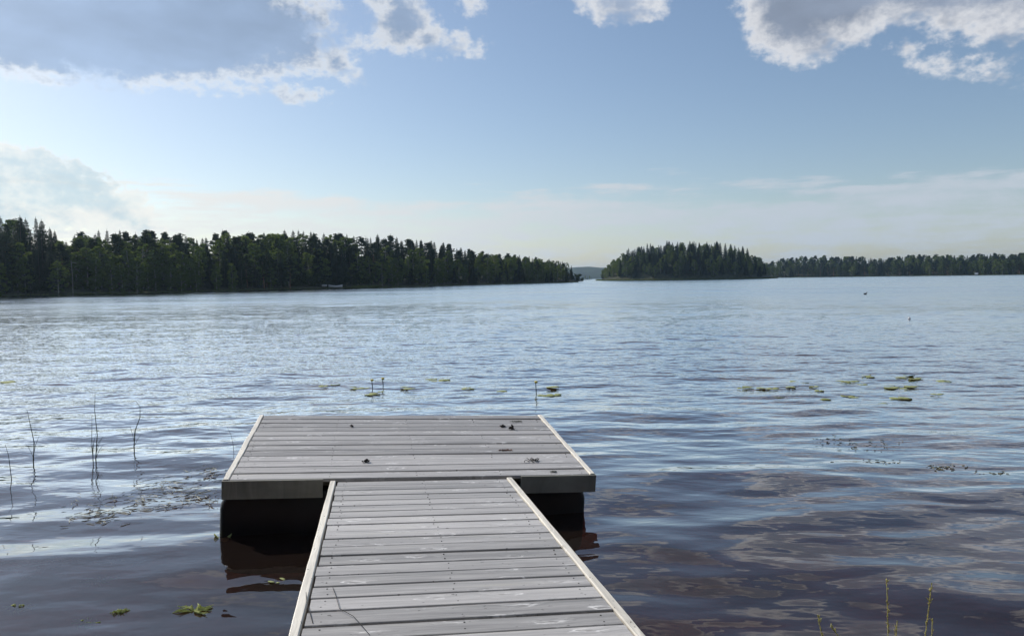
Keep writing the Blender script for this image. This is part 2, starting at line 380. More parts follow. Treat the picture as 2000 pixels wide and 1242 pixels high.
def water_mesh():
    """one sheet out to the horizon, finest in front of the bank where single waves show"""
    rr = [1.2]
    while rr[-1] < 3500: rr.append(rr[-1] + min(max(0.05, rr[-1] ** 2 / 5200), 0.03 * rr[-1] + 0.2))
    rr = np.array(rr); ang = np.concatenate([np.linspace(-math.pi, -0.95, 24)[:-1], np.linspace(-0.95, 0.95, 420), np.linspace(0.95, math.pi, 24)[1:]])
    n, k = len(rr), len(ang)
    A, Rr = np.meshgrid(ang[:-1], rr); k -= 1
    v = np.stack([Rr * np.sin(A), Rr * np.cos(A), np.zeros_like(A)], -1).reshape(-1, 3)
    i, j = np.meshgrid(np.arange(n - 1), np.arange(k), indexing='ij'); j2 = (j + 1) % k
    f = np.stack([i * k + j, (i + 1) * k + j, (i + 1) * k + j2, i * k + j2], -1).reshape(-1, 4)
    v = np.concatenate([v, [[0, 0, 0]]]); c = len(v) - 1
    me = bpy.data.meshes.new('water')
    tri = np.stack([np.full(k, c), np.arange(k), (np.arange(k) + 1) % k], 1)
    nl = f.size + tri.size; me.vertices.add(len(v)); me.vertices.foreach_set('co', v.ravel())
    me.loops.add(nl); me.loops.foreach_set('vertex_index', np.concatenate([f.ravel(), tri.ravel()]))
    st = np.concatenate([np.arange(len(f)) * 4, f.size + np.arange(len(tri)) * 3]); me.polygons.add(len(st)); me.polygons.foreach_set('loop_start', st)
    me.polygons.foreach_set('use_smooth', [True] * len(st))
    me.materials.append(M_WATER); me.update(calc_edges=True); me.validate()
    me.flip_normals()
    return me
water = tag(link(bpy.data.objects.new('water', water_mesh())), 'rippled dark lake water', kind='structure')

# ------------------------------------------------------------------ tree kinds
def unit(v): return v / (np.linalg.norm(v, axis=-1, keepdims=True) + 1e-12)
def leaf_quads(mb, cen, size, rs, flat=0.0, mi=0):
    """little rhombic leaf clumps, one per centre, turned at random"""
    n = len(cen); d = unit(rs.normal(size=(n, 3)) * np.array([1, 1, 1 - flat])); e = unit(np.cross(d, rs.normal(size=(n, 3))))
    s = (size * rs.uniform(0.6, 1.4, n))[:, None]
    v = np.stack([cen - d * s, cen + e * s * 0.55, cen + d * s, cen - e * s * 0.55], 1).reshape(-1, 3)
    f = np.arange(4 * n).reshape(n, 4)
    mb.add(v, f.tolist(), mi)
def make_spruce(seed, slim=1.0, H=18.0):
    rs = np.random.default_rng(seed); tr, cr = MB(), MB()
    lean = rs.normal(0, 0.12, 2)
    tr.tube([(lean[0] * t, lean[1] * t, H * t) for t in np.linspace(0, 0.98, 6)], 0.20 * (1 - np.linspace(0, 0.95, 6)), 7)
    z = 1.0 + rs.uniform(0, 0.6)
    while z < H * 0.985:
        t = z / H; R = (2.75 * slim * (1 - t) ** 0.8 + 0.12) * rs.uniform(0.8, 1.12)
        if t < 0.12: R *= 0.75
        k = int(5 + 4 * (1 - t)); a0 = rs.uniform(0, 6.28)
        for j in range(k):
            a = a0 + 6.283 * j / k + rs.normal(0, 0.2); L = R * rs.uniform(0.65, 1.15)
            o = np.array([math.cos(a), math.sin(a), 0.0]); s = np.array([-o[1], o[0], 0.0])
            base = np.array([lean[0] * t, lean[1] * t, z]); droop = -0.38 * L * (1 - 0.7 * t) + 0.1 * L
            seg = 3 if L > 0.7 else 2
            for q in range(seg):
                u0, u1 = q / seg, (q + 1.25) / seg
                w = 0.42 * L * (1 - 0.5 * u0) * rs.uniform(0.7, 1.2) + 0.10
                p0 = base + o * L * u0 + np.array([0, 0, droop * u0 ** 1.3]); p1 = base + o * L * u1 + np.array([0, 0, droop * u1 ** 1.3 + 0.05 * L])
                mid = (p0 + p1) / 2 - np.array([0, 0, 0.10 + 0.10 * L])
                cr.add([p0, mid + s * w, p1, mid - s * w, p0 * .4 + p1 * .6 - np.array([0, 0, 0.3 + 0.16 * L])], [(0, 1, 2), (0, 2, 3), (0, 4, 2)])
        z += (0.30 + 0.25 * (1 - t)) * rs.uniform(0.85, 1.2)
    cr.tube([(lean[0], lean[1], H * 0.95), (lean[0], lean[1], H * 1.02)], [0.09, 0.01], 5)
    return tr, cr
def make_pine(seed, H=17.0, low=0.42):
    rs = np.random.default_rng(seed); tr, cr = MB(), MB()
    bend = rs.normal(0, 0.35, 2)
    axis_ = lambda t: np.array([bend[0] * math.sin(t * 2.4), bend[1] * math.sin(t * 2.0), H * t])
    tr.tube([axis_(t) for t in np.linspace(0, 0.97, 8)], 0.21 * (1 - 0.85 * np.linspace(0, 1, 8)), 7)
    n = 34
    for i in range(n):
        t = low + (0.985 - low) * (i / n) ** 0.85; a = i * 2.4 + rs.normal(0, 0.4)
        prof = math.sin(min(1, (t - low) / (1 - low) * 0.9 + 0.22) * math.pi) ** 0.7
        L = (0.4 + 2.2 * prof) * rs.uniform(0.6, 1.2)
        b = axis_(t); e = b + np.array([math.cos(a) * L, math.sin(a) * L, 0.35 * L * rs.uniform(0.1, 1.0)])
        tr.tube([b, (b + e) / 2 + [0, 0, 0.08], e], [0.05, 0.04, 0.02], 4, caps=False)
        for cpt, r in ((e, 0.6 * rs.uniform(0.6, 1.3)), ((b + e * 1.2) / 2.2 + rs.normal(0, .2, 3), 0.5), (e + rs.normal(0, .55, 3) * [1, 1, .5], 0.42)):
            m_ = int(66 * r / 0.6); dirs = unit(rs.normal(size=(m_, 3)))
            leaf_quads(cr, cpt + dirs * (rs.uniform(0.1, 1, m_) ** 0.5)[:, None] * np.array([r * 1.3, r * 1.3, r * 0.75]), 0.20, rs)
    top = axis_(0.98); leaf_quads(cr, top + rs.normal(0, 0.35, (40, 3)), 0.18, rs)
    return tr, cr
def make_birch(seed, H=14.0, wide=1.0, low=0.16):
    rs = np.random.default_rng(seed); tr, cr = MB(), MB()
    bend = rs.normal(0, 0.4, 2)
    axis_ = lambda t: np.array([bend[0] * t * t, bend[1] * t * t, H * t])
    tr.tube([axis_(t) for t in np.linspace(0, 0.95, 7)], 0.15 * (1 - 0.85 * np.linspace(0, 1, 7)), 6)
    n = 46
    for i in range(n):
        t = low + (1 - low) * ((i + rs.uniform(0, 1)) / n); a = i * 2.4 + rs.normal(0, 0.5)
        u = (t - low) / (1 - low); R = wide * 2.5 * (math.sin(math.pi * (u * 0.86 + 0.10)) ** 0.75)
        L = R * rs.uniform(0.35, 1.05); b = axis_(max(0.05, t - 0.08)); e = axis_(t) + np.array([math.cos(a) * L, math.sin(a) * L, -0.1 * L])
        tr.tube([b, (b + e) / 2 + [0, 0, 0.15], e], [0.045, 0.03, 0.012], 4, caps=False)
        r = rs.uniform(0.55, 1.0) * (0.65 + 0.35 * (1 - abs(2 * u - 1))); m_ = int(120 * r); dirs = unit(rs.normal(size=(m_, 3)))
        leaf_quads(cr, e + dirs * (rs.uniform(0.05, 1, m_) ** 0.45)[:, None] * np.array([r, r, r * 0.85]) - [0, 0, 0.15], 0.215, rs, 0.2)
    return tr, cr
def make_bush(seed, H=3.0):
    rs = np.random.default_rng(seed); tr, cr = MB(), MB()
    for i in range(5):
        a = rs.uniform(0, 6.28); tr.tube([(0, 0, 0), (0.5 * math.cos(a), 0.5 * math.sin(a), H * 0.45), (1.1 * math.cos(a), 1.1 * math.sin(a), H * 0.8)], [0.05, 0.035, 0.015], 4)
    for i in range(16):
        a = rs.uniform(0, 6.28); L = rs.uniform(0.1, 1.5); c = np.array([math.cos(a) * L, math.sin(a) * L, H * rs.uniform(0.15, 0.95) * (1 - 0.25 * (L / 1.5) ** 2)])
        r = rs.uniform(0.4, 0.75); dirs = unit(rs.normal(size=(44, 3)))
        leaf_quads(cr, c + dirs * (rs.uniform(0.05, 1, 44) ** 0.45)[:, None] * r, 0.24, rs)
    return tr, cr

KINDS = {}
def register(kind, name, variants, H, mt, mc):
    out = []
    for tr, cr in variants:
        both = MB()
        for src, mi in ((tr, 0), (cr, 1)):
            both.add(np.concatenate(src.v), src.f, mi)
        out.append((tr.mesh(name + '_trunk', mt), cr.mesh(name + '_crown', mc), both.mesh(name, [mt, mc])))
    KINDS[kind] = (name, out, H)
register('spruce', 'spruce_tree', [make_spruce(i, s) for i, s in ((1, 1.0), (2, 0.8), (3, 1.15), (4, 0.9), (5, 0.7))], 18.0, M_BARK, M_SPRUCE)
register('pine', 'pine_tree', [make_pine(i, 17.0, l) for i, l in ((11, 0.24), (12, 0.30), (13, 0.18), (14, 0.34))], 17.0, M_PBARK, M_PINE)
register('birch', 'birch_tree', [make_birch(i, 14.0, w, l) for i, w, l in ((21, 1.05, 0.08), (22, 0.85, 0.05), (23, 1.25, 0.12), (24, 0.95, 0.06))], 14.0, M_BBARK, M_BIRCH)
register('bush', 'shore_bush', [make_bush(i) for i in (31, 32, 33)], 3.0, M_BARK, M_BUSH)
CATS = {'spruce': 'tree', 'pine': 'tree', 'birch': 'tree', 'bush': 'bush'}
def tree(kind, loc, height, label, group, parts=True, wide=1.0):
    name, vs, H = KINDS[kind]; trunk, crown, both = vs[rng.integers(len(vs))]
    s = height / H; sx = s * wide * rng.uniform(0.9, 1.12)
    if parts:
        o = empty(name, loc)
        for nm, me in (('trunk', trunk), ('crown', crown)): link(bpy.data.objects.new(nm, me), o)
    else:
        o = link(bpy.data.objects.new(name, both)); o.location = loc
    o.scale = (sx, sx, s); o.rotation_euler = (0, 0, rng.uniform(0, 6.28))
    return tag(o, label, CATS[kind], group)

# ------------------------------------------------------------------ far shores
SHORE = [(-103, 60), (-106, 84), (-105, 107), (-107, 135), (-105, 152), (-97, 165), (-87, 180), (-76, 199), (-66, 216), (-54, 232), (-39, 279), (-22, 316), (0, 356), (21, 382), (37, 402)]
def land_strip(name, pts, away, prof, mat, label):
    """bank that rises from a shoreline; away = direction of each point inland"""
    pts = np.asarray(pts, float); mb = MB(); n = len(pts); k = len(prof); v = []
    for i in range(n):
        for off, z in prof: v.append((pts[i][0] + away[i][0] * off, pts[i][1] + away[i][1] * off, z + (rng.normal(0, 0.06) if off > 0 else 0)))
    f = [(i * k + j, (i + 1) * k + j, (i + 1) * k + j + 1, i * k + j + 1) for i in range(n - 1) for j in range(k - 1)]
    return tag(mb.add(v, f).build(name, mat, smooth=True), label, kind='structure')
def elev(off): return np.interp(off, [-1, 0, 1.5, 6, 30, 80], [-0.6, -0.1, 0.35, 0.9, 5.5, 13.0])
fine = []
sp = np.asarray(SHORE, float); seg = np.r_[0, np.cumsum(np.linalg.norm(np.diff(sp, axis=0), axis=1))]
for s_ in np.arange(0, seg[-1], 4.0):
    fine.append((np.interp(s_, seg, sp[:, 0]) + 0.5 * math.sin(s_ * 0.35) + rng.normal(0, 0.25), np.interp(s_, seg, sp[:, 1])))
tipx, tipy = fine[-1]
for k in range(1, 8): fine.append((tipx + 5 * math.sin(k * 0.45) - k * 2.2, tipy + 6 * k))
fine = np.asarray(fine)
aw = []
for x, y in fine: d = np.array([x * 0.55 - 60, y * 0.75]); aw.append(d / np.linalg.norm(d))
land_strip('shore_bank', fine, aw, [(o, float(elev(o))) for o in (-1, 0, 0.6, 1.5, 4, 8, 15, 25, 40, 80)], M_LAND, 'dark wooded bank of the left shore')

TOP = [(-300, 395), (-150, 405), (0, 424), (60, 418), (90, 425), (108, 445), (118, 462), (150, 456), (200, 450), (245, 450), (290, 450), (330, 454), (400, 462), (440, 448),
       (500, 456), (540, 447), (600, 452), (640, 456), (700, 456), (760, 461), (820, 466), (870, 474), (905, 484), (930, 491), (1000, 496), (1050, 502), (1100, 510), (1131, 522)]
tx, ty = np.array([t[0] for t in TOP], float), np.array([t[1] for t in TOP], float)
shore_az = np.arctan2(fine[:, 0], fine[:, 1]); shore_r = np.hypot(fine[:, 0], fine[:, 1])
nfront = int(np.argmax(shore_az)) + 1
LEFT_LABEL = {
    'spruce': 'dark pointed spruce in the mixed forest along the left shore',
    'pine': 'pine with a clumpy rounded crown in the forest along the left shore',
    'birch': 'light green leafy birch in the forest edge along the left shore',
    'bush': 'low dark bush at the waterline below the left forest'}
def left_zone(px):
    for lim, txt in ((20, 'at its far left end'), (120, 'left of the pale pole'), (230, 'right of the pale pole'),
                     (420, 'between pole and jetty'), (570, 'just left of the jetty'), (720, 'behind the boats'),
                     (840, 'right of the boats'), (940, 'where its skyline falls'), (1050, 'near the tip of the headland'), (9999, 'at the very tip of the headland')):
        if px < lim: return txt
def left_label(kd, px, row):
    kinds = {'spruce': ('small dark spruce at the left forest edge', 'dark spruce in the middle of the left forest', 'tall pointed skyline spruce of the left forest'),
             'pine': ('small pine at the left forest edge', 'clumpy pine in the middle of the left forest', 'tall skyline pine of the left forest'),
             'birch': ('low light green birch at the left forest edge', 'leafy birch in the middle of the left forest', 'tall leafy skyline birch of the left forest')}
    return kinds[kd][0 if row < 2 else 1 if row < 4 else 2] + ' ' + left_zone(px)
def zone_kind(px, row):
    u = rng.uniform()
    if px < 112: p = (0.85, 0.1) if row >= 2 else (0.45, 0.2)
    elif px < 300: p = (0.15, 0.20) if row >= 2 else (0.12, 0.08)
    elif px < 690: p = (0.45, 0.24) if row >= 2 else (0.2, 0.1)
    elif px < 925: p = (0.80, 0.12) if row >= 2 else (0.22, 0.05)
    else: p = (0.40, 0.22) if row >= 2 else (0.30, 0.15)
    return 'spruce' if u < p[0] else 'pine' if u < p[0] + p[1] else 'birch'
px = -120.0
while px < 1127:
    a = az_of(px); r0 = float(np.interp(a, shore_az[:nfront], shore_r[:nfront]))
    step = 3.05 / r0 * F_PX
    for row, off in enumerate((2.5, 7, 12.5, 19, 27, 34)):
        if px > 1100 and row > 2: continue
        pj = px + rng.uniform(-0.5, 0.5) * step + (row % 2) * step * 0.5
        if pj > 1124: continue
        if row == 0 and (122 < pj < 162 or 580 < pj < 740): continue      # the pole and the boat landing stand clear
        aj = az_of(pj); oj = off + rng.uniform(-2, 2); r = float(np.interp(aj, shore_az[:nfront], shore_r[:nfront])) + oj
        zg = float(elev(oj * 0.8)) - 0.15
        full = (horizon_y(pj) - np.interp(pj, tx, ty)) / F_PX * r * math.cos(aj) + CAM_Z - zg
        kd = zone_kind(pj, row)
        lo_hi = [(0.34, 0.6), (0.55, 0.82), (0.76, 0.93), (0.86, 0.98), (0.9, 1.01), (0.9, 1.02)][row]
        h = full * rng.uniform(*lo_hi)
        if kd == 'birch' and row >= 3: h *= 0.95
        tree(kd, (r * math.sin(aj), r * math.cos(aj), zg), h, left_label(kd, pj, row), kd + ' trees on the left shore', parts=True, wide=1.38)
    pj = px + rng.uniform(0, step); aj = az_of(pj); oj = rng.uniform(0.6, 2.4)
    if 575 < pj < 745: oj += 5.5; r = float(np.interp(aj, shore_az[:nfront], shore_r[:nfront])) + oj
    tree('bush', (r * math.sin(aj), r * math.cos(aj), float(elev(oj)) - 0.1), rng.uniform(2.2, 5.5), 'low dark waterside bush of the left forest ' + left_zone(pj), 'bushes at the left waterline', parts=False, wide=1.3)
    px += step * rng.uniform(0.85, 1.15)

# --- wooded island
IC = np.array([ground(1335, 545.0)[0], 0.0]); IR = 640.0
ca = az_of(1336); IC = np.array([IR * math.sin(ca), IR * math.cos(ca)])
tang = np.array([math.cos(ca), -math.sin(ca)]); radial = np.array([math.sin(ca), math.cos(ca)])
IA, IB, IH = 69.0, 52.0, 18.0
def isl_z(u, v): return IH * np.clip(1 - (u * u + v * v), 0, 1) ** 0.75
mb = MB(); K, RN = 48, 9; v = [(*IC, isl_z(0, 0))]; f = []
for i in range(1, RN + 1):
    q = 1.03 * i / RN
    for j in range(K):
        w = 6.2832 * j / K; wob = 1 + 0.025 * math.sin(5 * w) + 0.015 * math.sin(9 * w)
        pt = IC + tang * IA * q * wob * math.cos(w) + radial * IB * q * wob * math.sin(w)
        v.append((*pt, (0.35 + isl_z(q * math.cos(w), q * math.sin(w))) if q < 1.0 else -0.7))
f += [(0, 1 + j, 1 + (j + 1) % K) for j in range(K)]
f += [(1 + (i - 1) * K + j, 1 + i * K + j, 1 + i * K + (j + 1) % K, 1 + (i - 1) * K + (j + 1) % K) for i in range(1, RN) for j in range(K)]
tag(mb.add(v, f).build('island', M_LAND, smooth=True), 'low hump of the wooded island', kind='structure')
ILAB = {'spruce': 'dark pointed spruce on the wooded island', 'birch': 'lighter green leafy tree on the wooded island', 'pine': 'pine on the wooded island'}
def island_label(kd, u, q):
    side = 'at the left end of' if u < -0.66 else 'on the left half of' if u < 0 else 'on the right half of' if u < 0.66 else 'at the right end of'
    where = 'by the water ' if q > 0.8 else 'halfway up ' if q > 0.5 else 'along the top '
    return {'spruce': 'dark pointed spruce ', 'birch': 'lighter green leafy tree '}[kd] + where + side + ' the wooded island'
for q, cnt in ((0.96, 46), (0.86, 38), (0.73, 36), (0.58, 32), (0.42, 26), (0.25, 16), (0.08, 6)):
    for j in range(cnt):
        w = -math.pi + (math.pi) * (j + rng.uniform(0.1, 0.9)) / cnt if q > 0.5 else 6.2832 * (j + rng.uniform(0.1, 0.9)) / cnt
        if q > 0.5: w = w * 1.16 + 0.25                     # a little past both ends
        qq = q + rng.uniform(-0.05, 0.03); u, vv = qq * math.cos(w), qq * math.sin(w)
        kd = 'spruce' if rng.uniform() < (0.80 if q < 0.8 else 0.45) else 'birch'
        if u < -0.78: kd = 'birch' if rng.uniform() < 0.8 else 'spruce'
        edge = smooth01((1.0 - abs(u)) / 0.35)
        h = rng.uniform(12.5, 16) * (0.62 + 0.38 * edge) if kd == 'spruce' else rng.uniform(11, 13.5) * (0.75 + 0.25 * edge)
        if q > 0.9: h *= 0.85
        pt = IC + tang * IA * u + radial * IB * vv
        tree(kd, (*pt, 0.2 + float(isl_z(u, vv))), h, island_label(kd, u, q), kd + ' trees on the island', parts=False, wide=1.55)

# --- far right shore
RS = [(1440, 1000), (1520, 985), (1620, 960), (1720, 940), (1820, 920), (1910, 905), (2000, 890), (2150, 870)]
rp = np.array([[r * math.sin(az_of(p)), r * math.cos(az_of(p))] for p, r in RS])
fr = np.stack([np.interp(np.linspace(0, 7, 90), range(8), rp[:, 0]), np.interp(np.linspace(0, 7, 90), range(8), rp[:, 1])], 1)
def elev_r(off): return np.interp(off, [-2, 0, 3, 15, 60, 140], [-0.7, -0.1, 0.6, 1.8, 8.5, 14])
land_strip('shore_bank', fr, [p / np.linalg.norm(p) for p in fr], [(o, float(elev_r(o))) for o in (-2, 0, 1, 3, 8, 15, 30, 60, 100, 160)], M_LAND, 'dark wooded bank of the far right shore')
RLAB = {'spruce': 'small dark spruce in the forest on the far right shore', 'pine': 'small pine in the forest on the far right shore', 'birch': 'small pale green leafy tree on the far right shore'}
RT = [(1440, 530), (1500, 512), (1530, 504), (1600, 499), (1680, 499), (1710, 505), (1740, 503), (1780, 498), (1880, 498), (1950, 495), (2000, 493), (2150, 490)]
def right_label(kd, px, row):
    side = 'next to the island' if px < 1620 else 'in the middle' if px < 1760 else 'left of the white shed' if px < 1907 else 'right of the white shed'
    where = ('by the water', 'in the second row', 'high in the forest', 'on the skyline')[row]
    return {'spruce': 'small dark spruce ', 'pine': 'small pine ', 'birch': 'small leafy tree '}[kd] + where + ' on the far shore, ' + side
for row, off in enumerate((3, 14, 32, 55)):
    p = 1478.0
    while p < 2060:
        pj = p + rng.uniform(-4, 4); aj = az_of(pj); r = float(np.interp(pj, [q[0] for q in RS], [q[1] for q in RS])) + off + rng.uniform(-4, 4)
        zg = float(elev_r(off)) - 0.2
        full = (horizon_y(pj) - np.interp(pj, [q[0] for q in RT], [q[1] for q in RT])) / F_PX * r * math.cos(aj) + CAM_Z - zg
        h = min(full, 21) * rng.uniform(*[(0.55, 0.75), (0.75, 0.92), (0.88, 1.0), (0.9, 1.04)][row])
        kd = rng.choice(['spruce', 'pine', 'birch'], p=[(0.2, 0.2, 0.6), (0.25, 0.35, 0.4), (0.4, 0.35, 0.25), (0.5, 0.3, 0.2)][row])
        tree(kd, (r * math.sin(aj), r * math.cos(aj), zg), h, right_label(kd, pj, row), kd + ' trees on the far right shore', parts=False, wide=1.6)
        p += 9.5 * rng.uniform(0.8, 1.2)

# --- hills all round the lake, far away, and the islet in the gap
def ridge_mesh():
    mb = MB(); n = 420; v = []; f = []
    for i in range(n):
        w = 6.28319 * i / n
        hgt = 30 + 9 * math.sin(3 * w + 1.0) + 6 * math.sin(7 * w + 2.2) + 3 * math.sin(17 * w)
        for r, z in ((2550, -3.2), (2560, 4.0), (2640, 0.55 * hgt), (2740, hgt), (3000, hgt * 0.9), (3300, -3.2)):
            v.append((r * math.sin(w), r * math.cos(w), z + (rng.normal(0, 1.4) if 0 < z else 0)))
    for i in range(n):
        for j in range(5): f.append((i * 6 + j, ((i + 1) % n) * 6 + j, ((i + 1) % n) * 6 + j + 1, i * 6 + j + 1))
    return mb.add(v, f)
M_FARWOOD = simple('far_forest', (0.022, 0.035, 0.018), 0.95, 0.6, 0.03)
tag(ridge_mesh().build('hills', M_FARWOOD, smooth=True), 'distant wooded hills fading blue beyond the gap', kind='structure')
a_ = az_of(1147); c_ = np.array([1150 * math.sin(a_), 1150 * math.cos(a_)])
mb = MB(); v = [(*c_, 1.0)] + [(c_[0] + 9 * math.cos(t), c_[1] + 6 * math.sin(t), -0.3) for t in np.linspace(0, 6.2832, 17)[:-1]]
tag(mb.add(v, [(0, 1 + j, 1 + (j + 1) % 16) for j in range(16)]).build('islet', M_LAND), 'tiny islet in the gap between the two forests', kind='structure')
for k, (dx, dy, h) in enumerate(((-6, 0, 5), (-3, 1, 6.5), (0.5, 0, 5.5), (4, 1, 6.0), (6.5, -1, 4))):
    tree('birch' if k % 2 else 'spruce', (c_[0] + dx, c_[1] + dy, 0.3), h, 'tiny tree on the islet in the gap', 'trees on the islet', parts=False, wide=1.1)

# --- reed belts along the shores
def reed_belt(pts, name, label, hmax, n, spread, size):
    mb = MB(); pts = np.asarray(pts, float); t = rng.uniform(0, len(pts) - 1.001, n); i = t.astype(int); w = (t - i)[:, None]
    c = pts[i] * (1 - w) + pts[i + 1] * w + rng.normal(0, spread, (n, 2)); h = hmax * rng.uniform(0.5, 1.0, n); lean = rng.normal(0, 0.15, (n, 2)); a = rng.uniform(0, 6.28, n)
    z0 = np.full(n, -0.15); dx = np.stack([np.cos(a), np.sin(a)], 1) * size
    v = np.stack([np.c_[c - dx, z0], np.c_[c + dx, z0], np.c_[c + lean * h[:, None], h]], 1).reshape(-1, 3)
    mb.add(v, np.arange(3 * n).reshape(n, 3).tolist())
    return tag(mb.build(name, M_REED), label, kind='stuff')
isl_front = [IC + tang * IA * 1.05 * math.cos(w) + radial * IB * 1.05 * math.sin(w) for w in np.linspace(-math.pi - 0.3, 0.3, 40)]
reed_belt(isl_front, 'reeds', 'pale green reed belt at the foot of the island', 1.6, 3500, 0.9, 0.12)
reed_belt(fr[8:], 'reeds', 'thin reed belt along the far right shore', 1.5, 2200, 0.8, 0.14)
gp = [np.array([q * math.sin(az_of(x)), q * math.cos(az_of(x))]) for x in (688, 705, 722, 738) for q in [float(np.interp(az_of(x), shore_az[:nfront], shore_r[:nfront])) + 0.8]]
reed_belt(gp, 'reeds', 'bright grassy reed patch beside the boats on the left shore', 1.1, 500, 0.5, 0.08)
reed_belt(fine[20:nfront] * 0.999, 'reeds', 'sparse dark sedge along the left waterline', 0.7, 3000, 0.4, 0.06)

# --- the wood on the home shore, behind the photographer
for i in range(34):
    bx, by = -30 + 60 * (i % 17) / 16 + rng.uniform(-1.2, 1.2), (-9.0 if i < 17 else -15.0) + rng.uniform(-1.5, 1.5)
    kd = ('spruce', 'birch', 'pine')[i % 3]
    tree(kd, (bx, by, float(bed_z(np.array(bx), np.array(by))) - 0.1), rng.uniform(11, 17), kd + ' tree of the wood on the home shore behind the camera', 'trees on the home shore', parts=False, wide=1.3)

# ------------------------------------------------------------------ floating platform
def pose(loc, yaw, pit, rol):
    return Matrix.Translation(loc) @ Matrix.Rotation(yaw, 4, 'Z') @ Matrix.Rotation(pit, 4, 'X') @ Matrix.Rotation(rol, 4, 'Y')
PM = pose((-2.2572, 5.6529, 0.4816), 0.1889, 0.0749, 0.0488)
PW, PD = 3.006, 2.0
plat = tag(empty('floating_platform', mat=PM), 'wide floating swim platform of grey weathered planks on black pontoons', 'platform')
PITCH_B, TRIM = 0.1535, 0.045
def edge_board(parent, L, x0, y0, zlo, ztop, seed):
    """side board standing on edge, its sawn edge a little wavy"""
    rs = np.random.default_rng(seed); mb = MB(); n = 40; v = []; prev = rs.normal(0, 1, (n, 3)); k_ = np.ones(4) / 4
    j = np.stack([np.convolve(prev[:, q], k_, 'same') for q in range(3)], 1) * 0.0035
    for i in range(n):
        x = L * i / (n - 1); a, b, z = j[i, 0], j[i, 1], j[i, 2] * 0.6
        v += [(x, -TRIM, zlo), (x, 0, zlo), (x, b, ztop - 0.006 + z), (x, b - 0.005, ztop + z), (x, -TRIM + a + 0.005, ztop + z), (x, -TRIM + a, ztop - 0.006 + z)]
    f = [(i * 6 + q, (i + 1) * 6 + q, (i + 1) * 6 + (q + 1) % 6, i * 6 + (q + 1) % 6) for i in range(n - 1) for q in range(6)] + [tuple(range(6)), tuple(range((n - 1) * 6, n * 6))[::-1]]
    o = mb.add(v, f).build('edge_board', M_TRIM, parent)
    o.matrix_basis = Matrix.Translation((x0, y0, 0)) @ Matrix.Rotation(math.pi / 2, 4, 'Z'); return o
def laid_plank(parent, x0, x1, y, w, z=0.0):
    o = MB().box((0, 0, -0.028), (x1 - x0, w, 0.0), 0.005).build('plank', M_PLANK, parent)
    o.location = (x0, y, z); o.rotation_euler = (random.gauss(0, 0.006), random.gauss(0, 0.0009), random.gauss(0, 0.0012))
    return o
def screws(parent, spots):
    mb = MB()
    for x, y in spots:
        mb.tube([(x, y, -0.004), (x, y, 0.0016)], [0.0045, 0.0042], 6)
    return tag(mb.build('screws', M_SCREW, parent), kind='stuff')
np_ = 13; sp_ = []
for i in range(np_):
    y = 0.002 + i * PITCH_B
    laid_plank(plat, TRIM + 0.004 + random.uniform(0, 0.006), PW - TRIM - 0.004 - random.uniform(0, 0.006), y, PITCH_B - random.uniform(0.011, 0.019), random.uniform(-0.003, 0.003))
    for xj in (0.10, 0.80, 1.50, 2.20, 2.90):
        for q in (0.035, 0.11): sp_.append((xj + random.gauss(0, 0.006), y + q + random.gauss(0, 0.003)))
screws(plat, sp_)
for x0 in (0.0, PW - TRIM):          # side boards, sunlight on their top edges carried by the lighter colour
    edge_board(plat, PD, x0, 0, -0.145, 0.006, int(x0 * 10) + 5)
for x0, x1 in ((-0.004, 0.755), (2.36, PW + 0.004)):
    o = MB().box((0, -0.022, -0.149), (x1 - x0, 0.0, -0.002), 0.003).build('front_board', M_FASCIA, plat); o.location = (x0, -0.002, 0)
o = MB().box((0, 0, -0.17), (PW - 0.1, 0.045, -0.03), 0.003).build('front_beam', M_FRAME, plat); o.location = (0.05, 0.13, 0)
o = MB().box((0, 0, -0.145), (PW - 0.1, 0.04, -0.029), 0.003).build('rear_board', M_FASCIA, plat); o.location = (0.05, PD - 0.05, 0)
for xj in (0.8, 1.5, 2.2):
    MB().box((0, 0, -0.145), (PD - 0.3, 0.045, -0.03)).build('joist', M_FRAME, plat).matrix_basis = Matrix.Translation((xj, 0.18, 0)) @ Matrix.Rotation(math.pi / 2, 4, 'Z')
def pontoon(x0, x1, z0, z1, y0, y1):
    """rounded tank: superellipse section, domed ends"""
    mb = MB(); K, secs = 40, [(0.0, 0.95), (0.006, 0.98), (0.02, 0.995), (0.12, 1.0), (0.5, 1.0), (0.88, 1.0), (0.95, 0.99), (0.985, 0.94), (1.0, 0.86)]
    cx, cz, hx, hz = (x0 + x1) / 2, (z0 + z1) / 2, (x1 - x0) / 2, (z1 - z0) / 2; v = []
    for t, s_ in secs:
        for j in range(K):
            w = 6.28319 * j / K; cw, sw = math.cos(w), math.sin(w)
            v.append((cx + hx * s_ * math.copysign(abs(cw) ** 0.34, cw), y0 + (y1 - y0) * t, cz + hz * s_ * math.copysign(abs(sw) ** 0.30, sw)))
    f = [(i * K + j, i * K + (j + 1) % K, (i + 1) * K + (j + 1) % K, (i + 1) * K + j) for i in range(len(secs) - 1) for j in range(K)]
    f += [tuple(range(K))[::-1], tuple(range((len(secs) - 1) * K, len(secs) * K))]
    return mb.add(v, f).build('pontoon', M_FLOAT, plat, smooth=True)
pontoon(-0.035, 1.30, -0.80, -0.10, 0.02, PD - 0.06)
pontoon(1.75, PW - 0.055, -0.74, -0.10, 0.02, PD - 0.06)

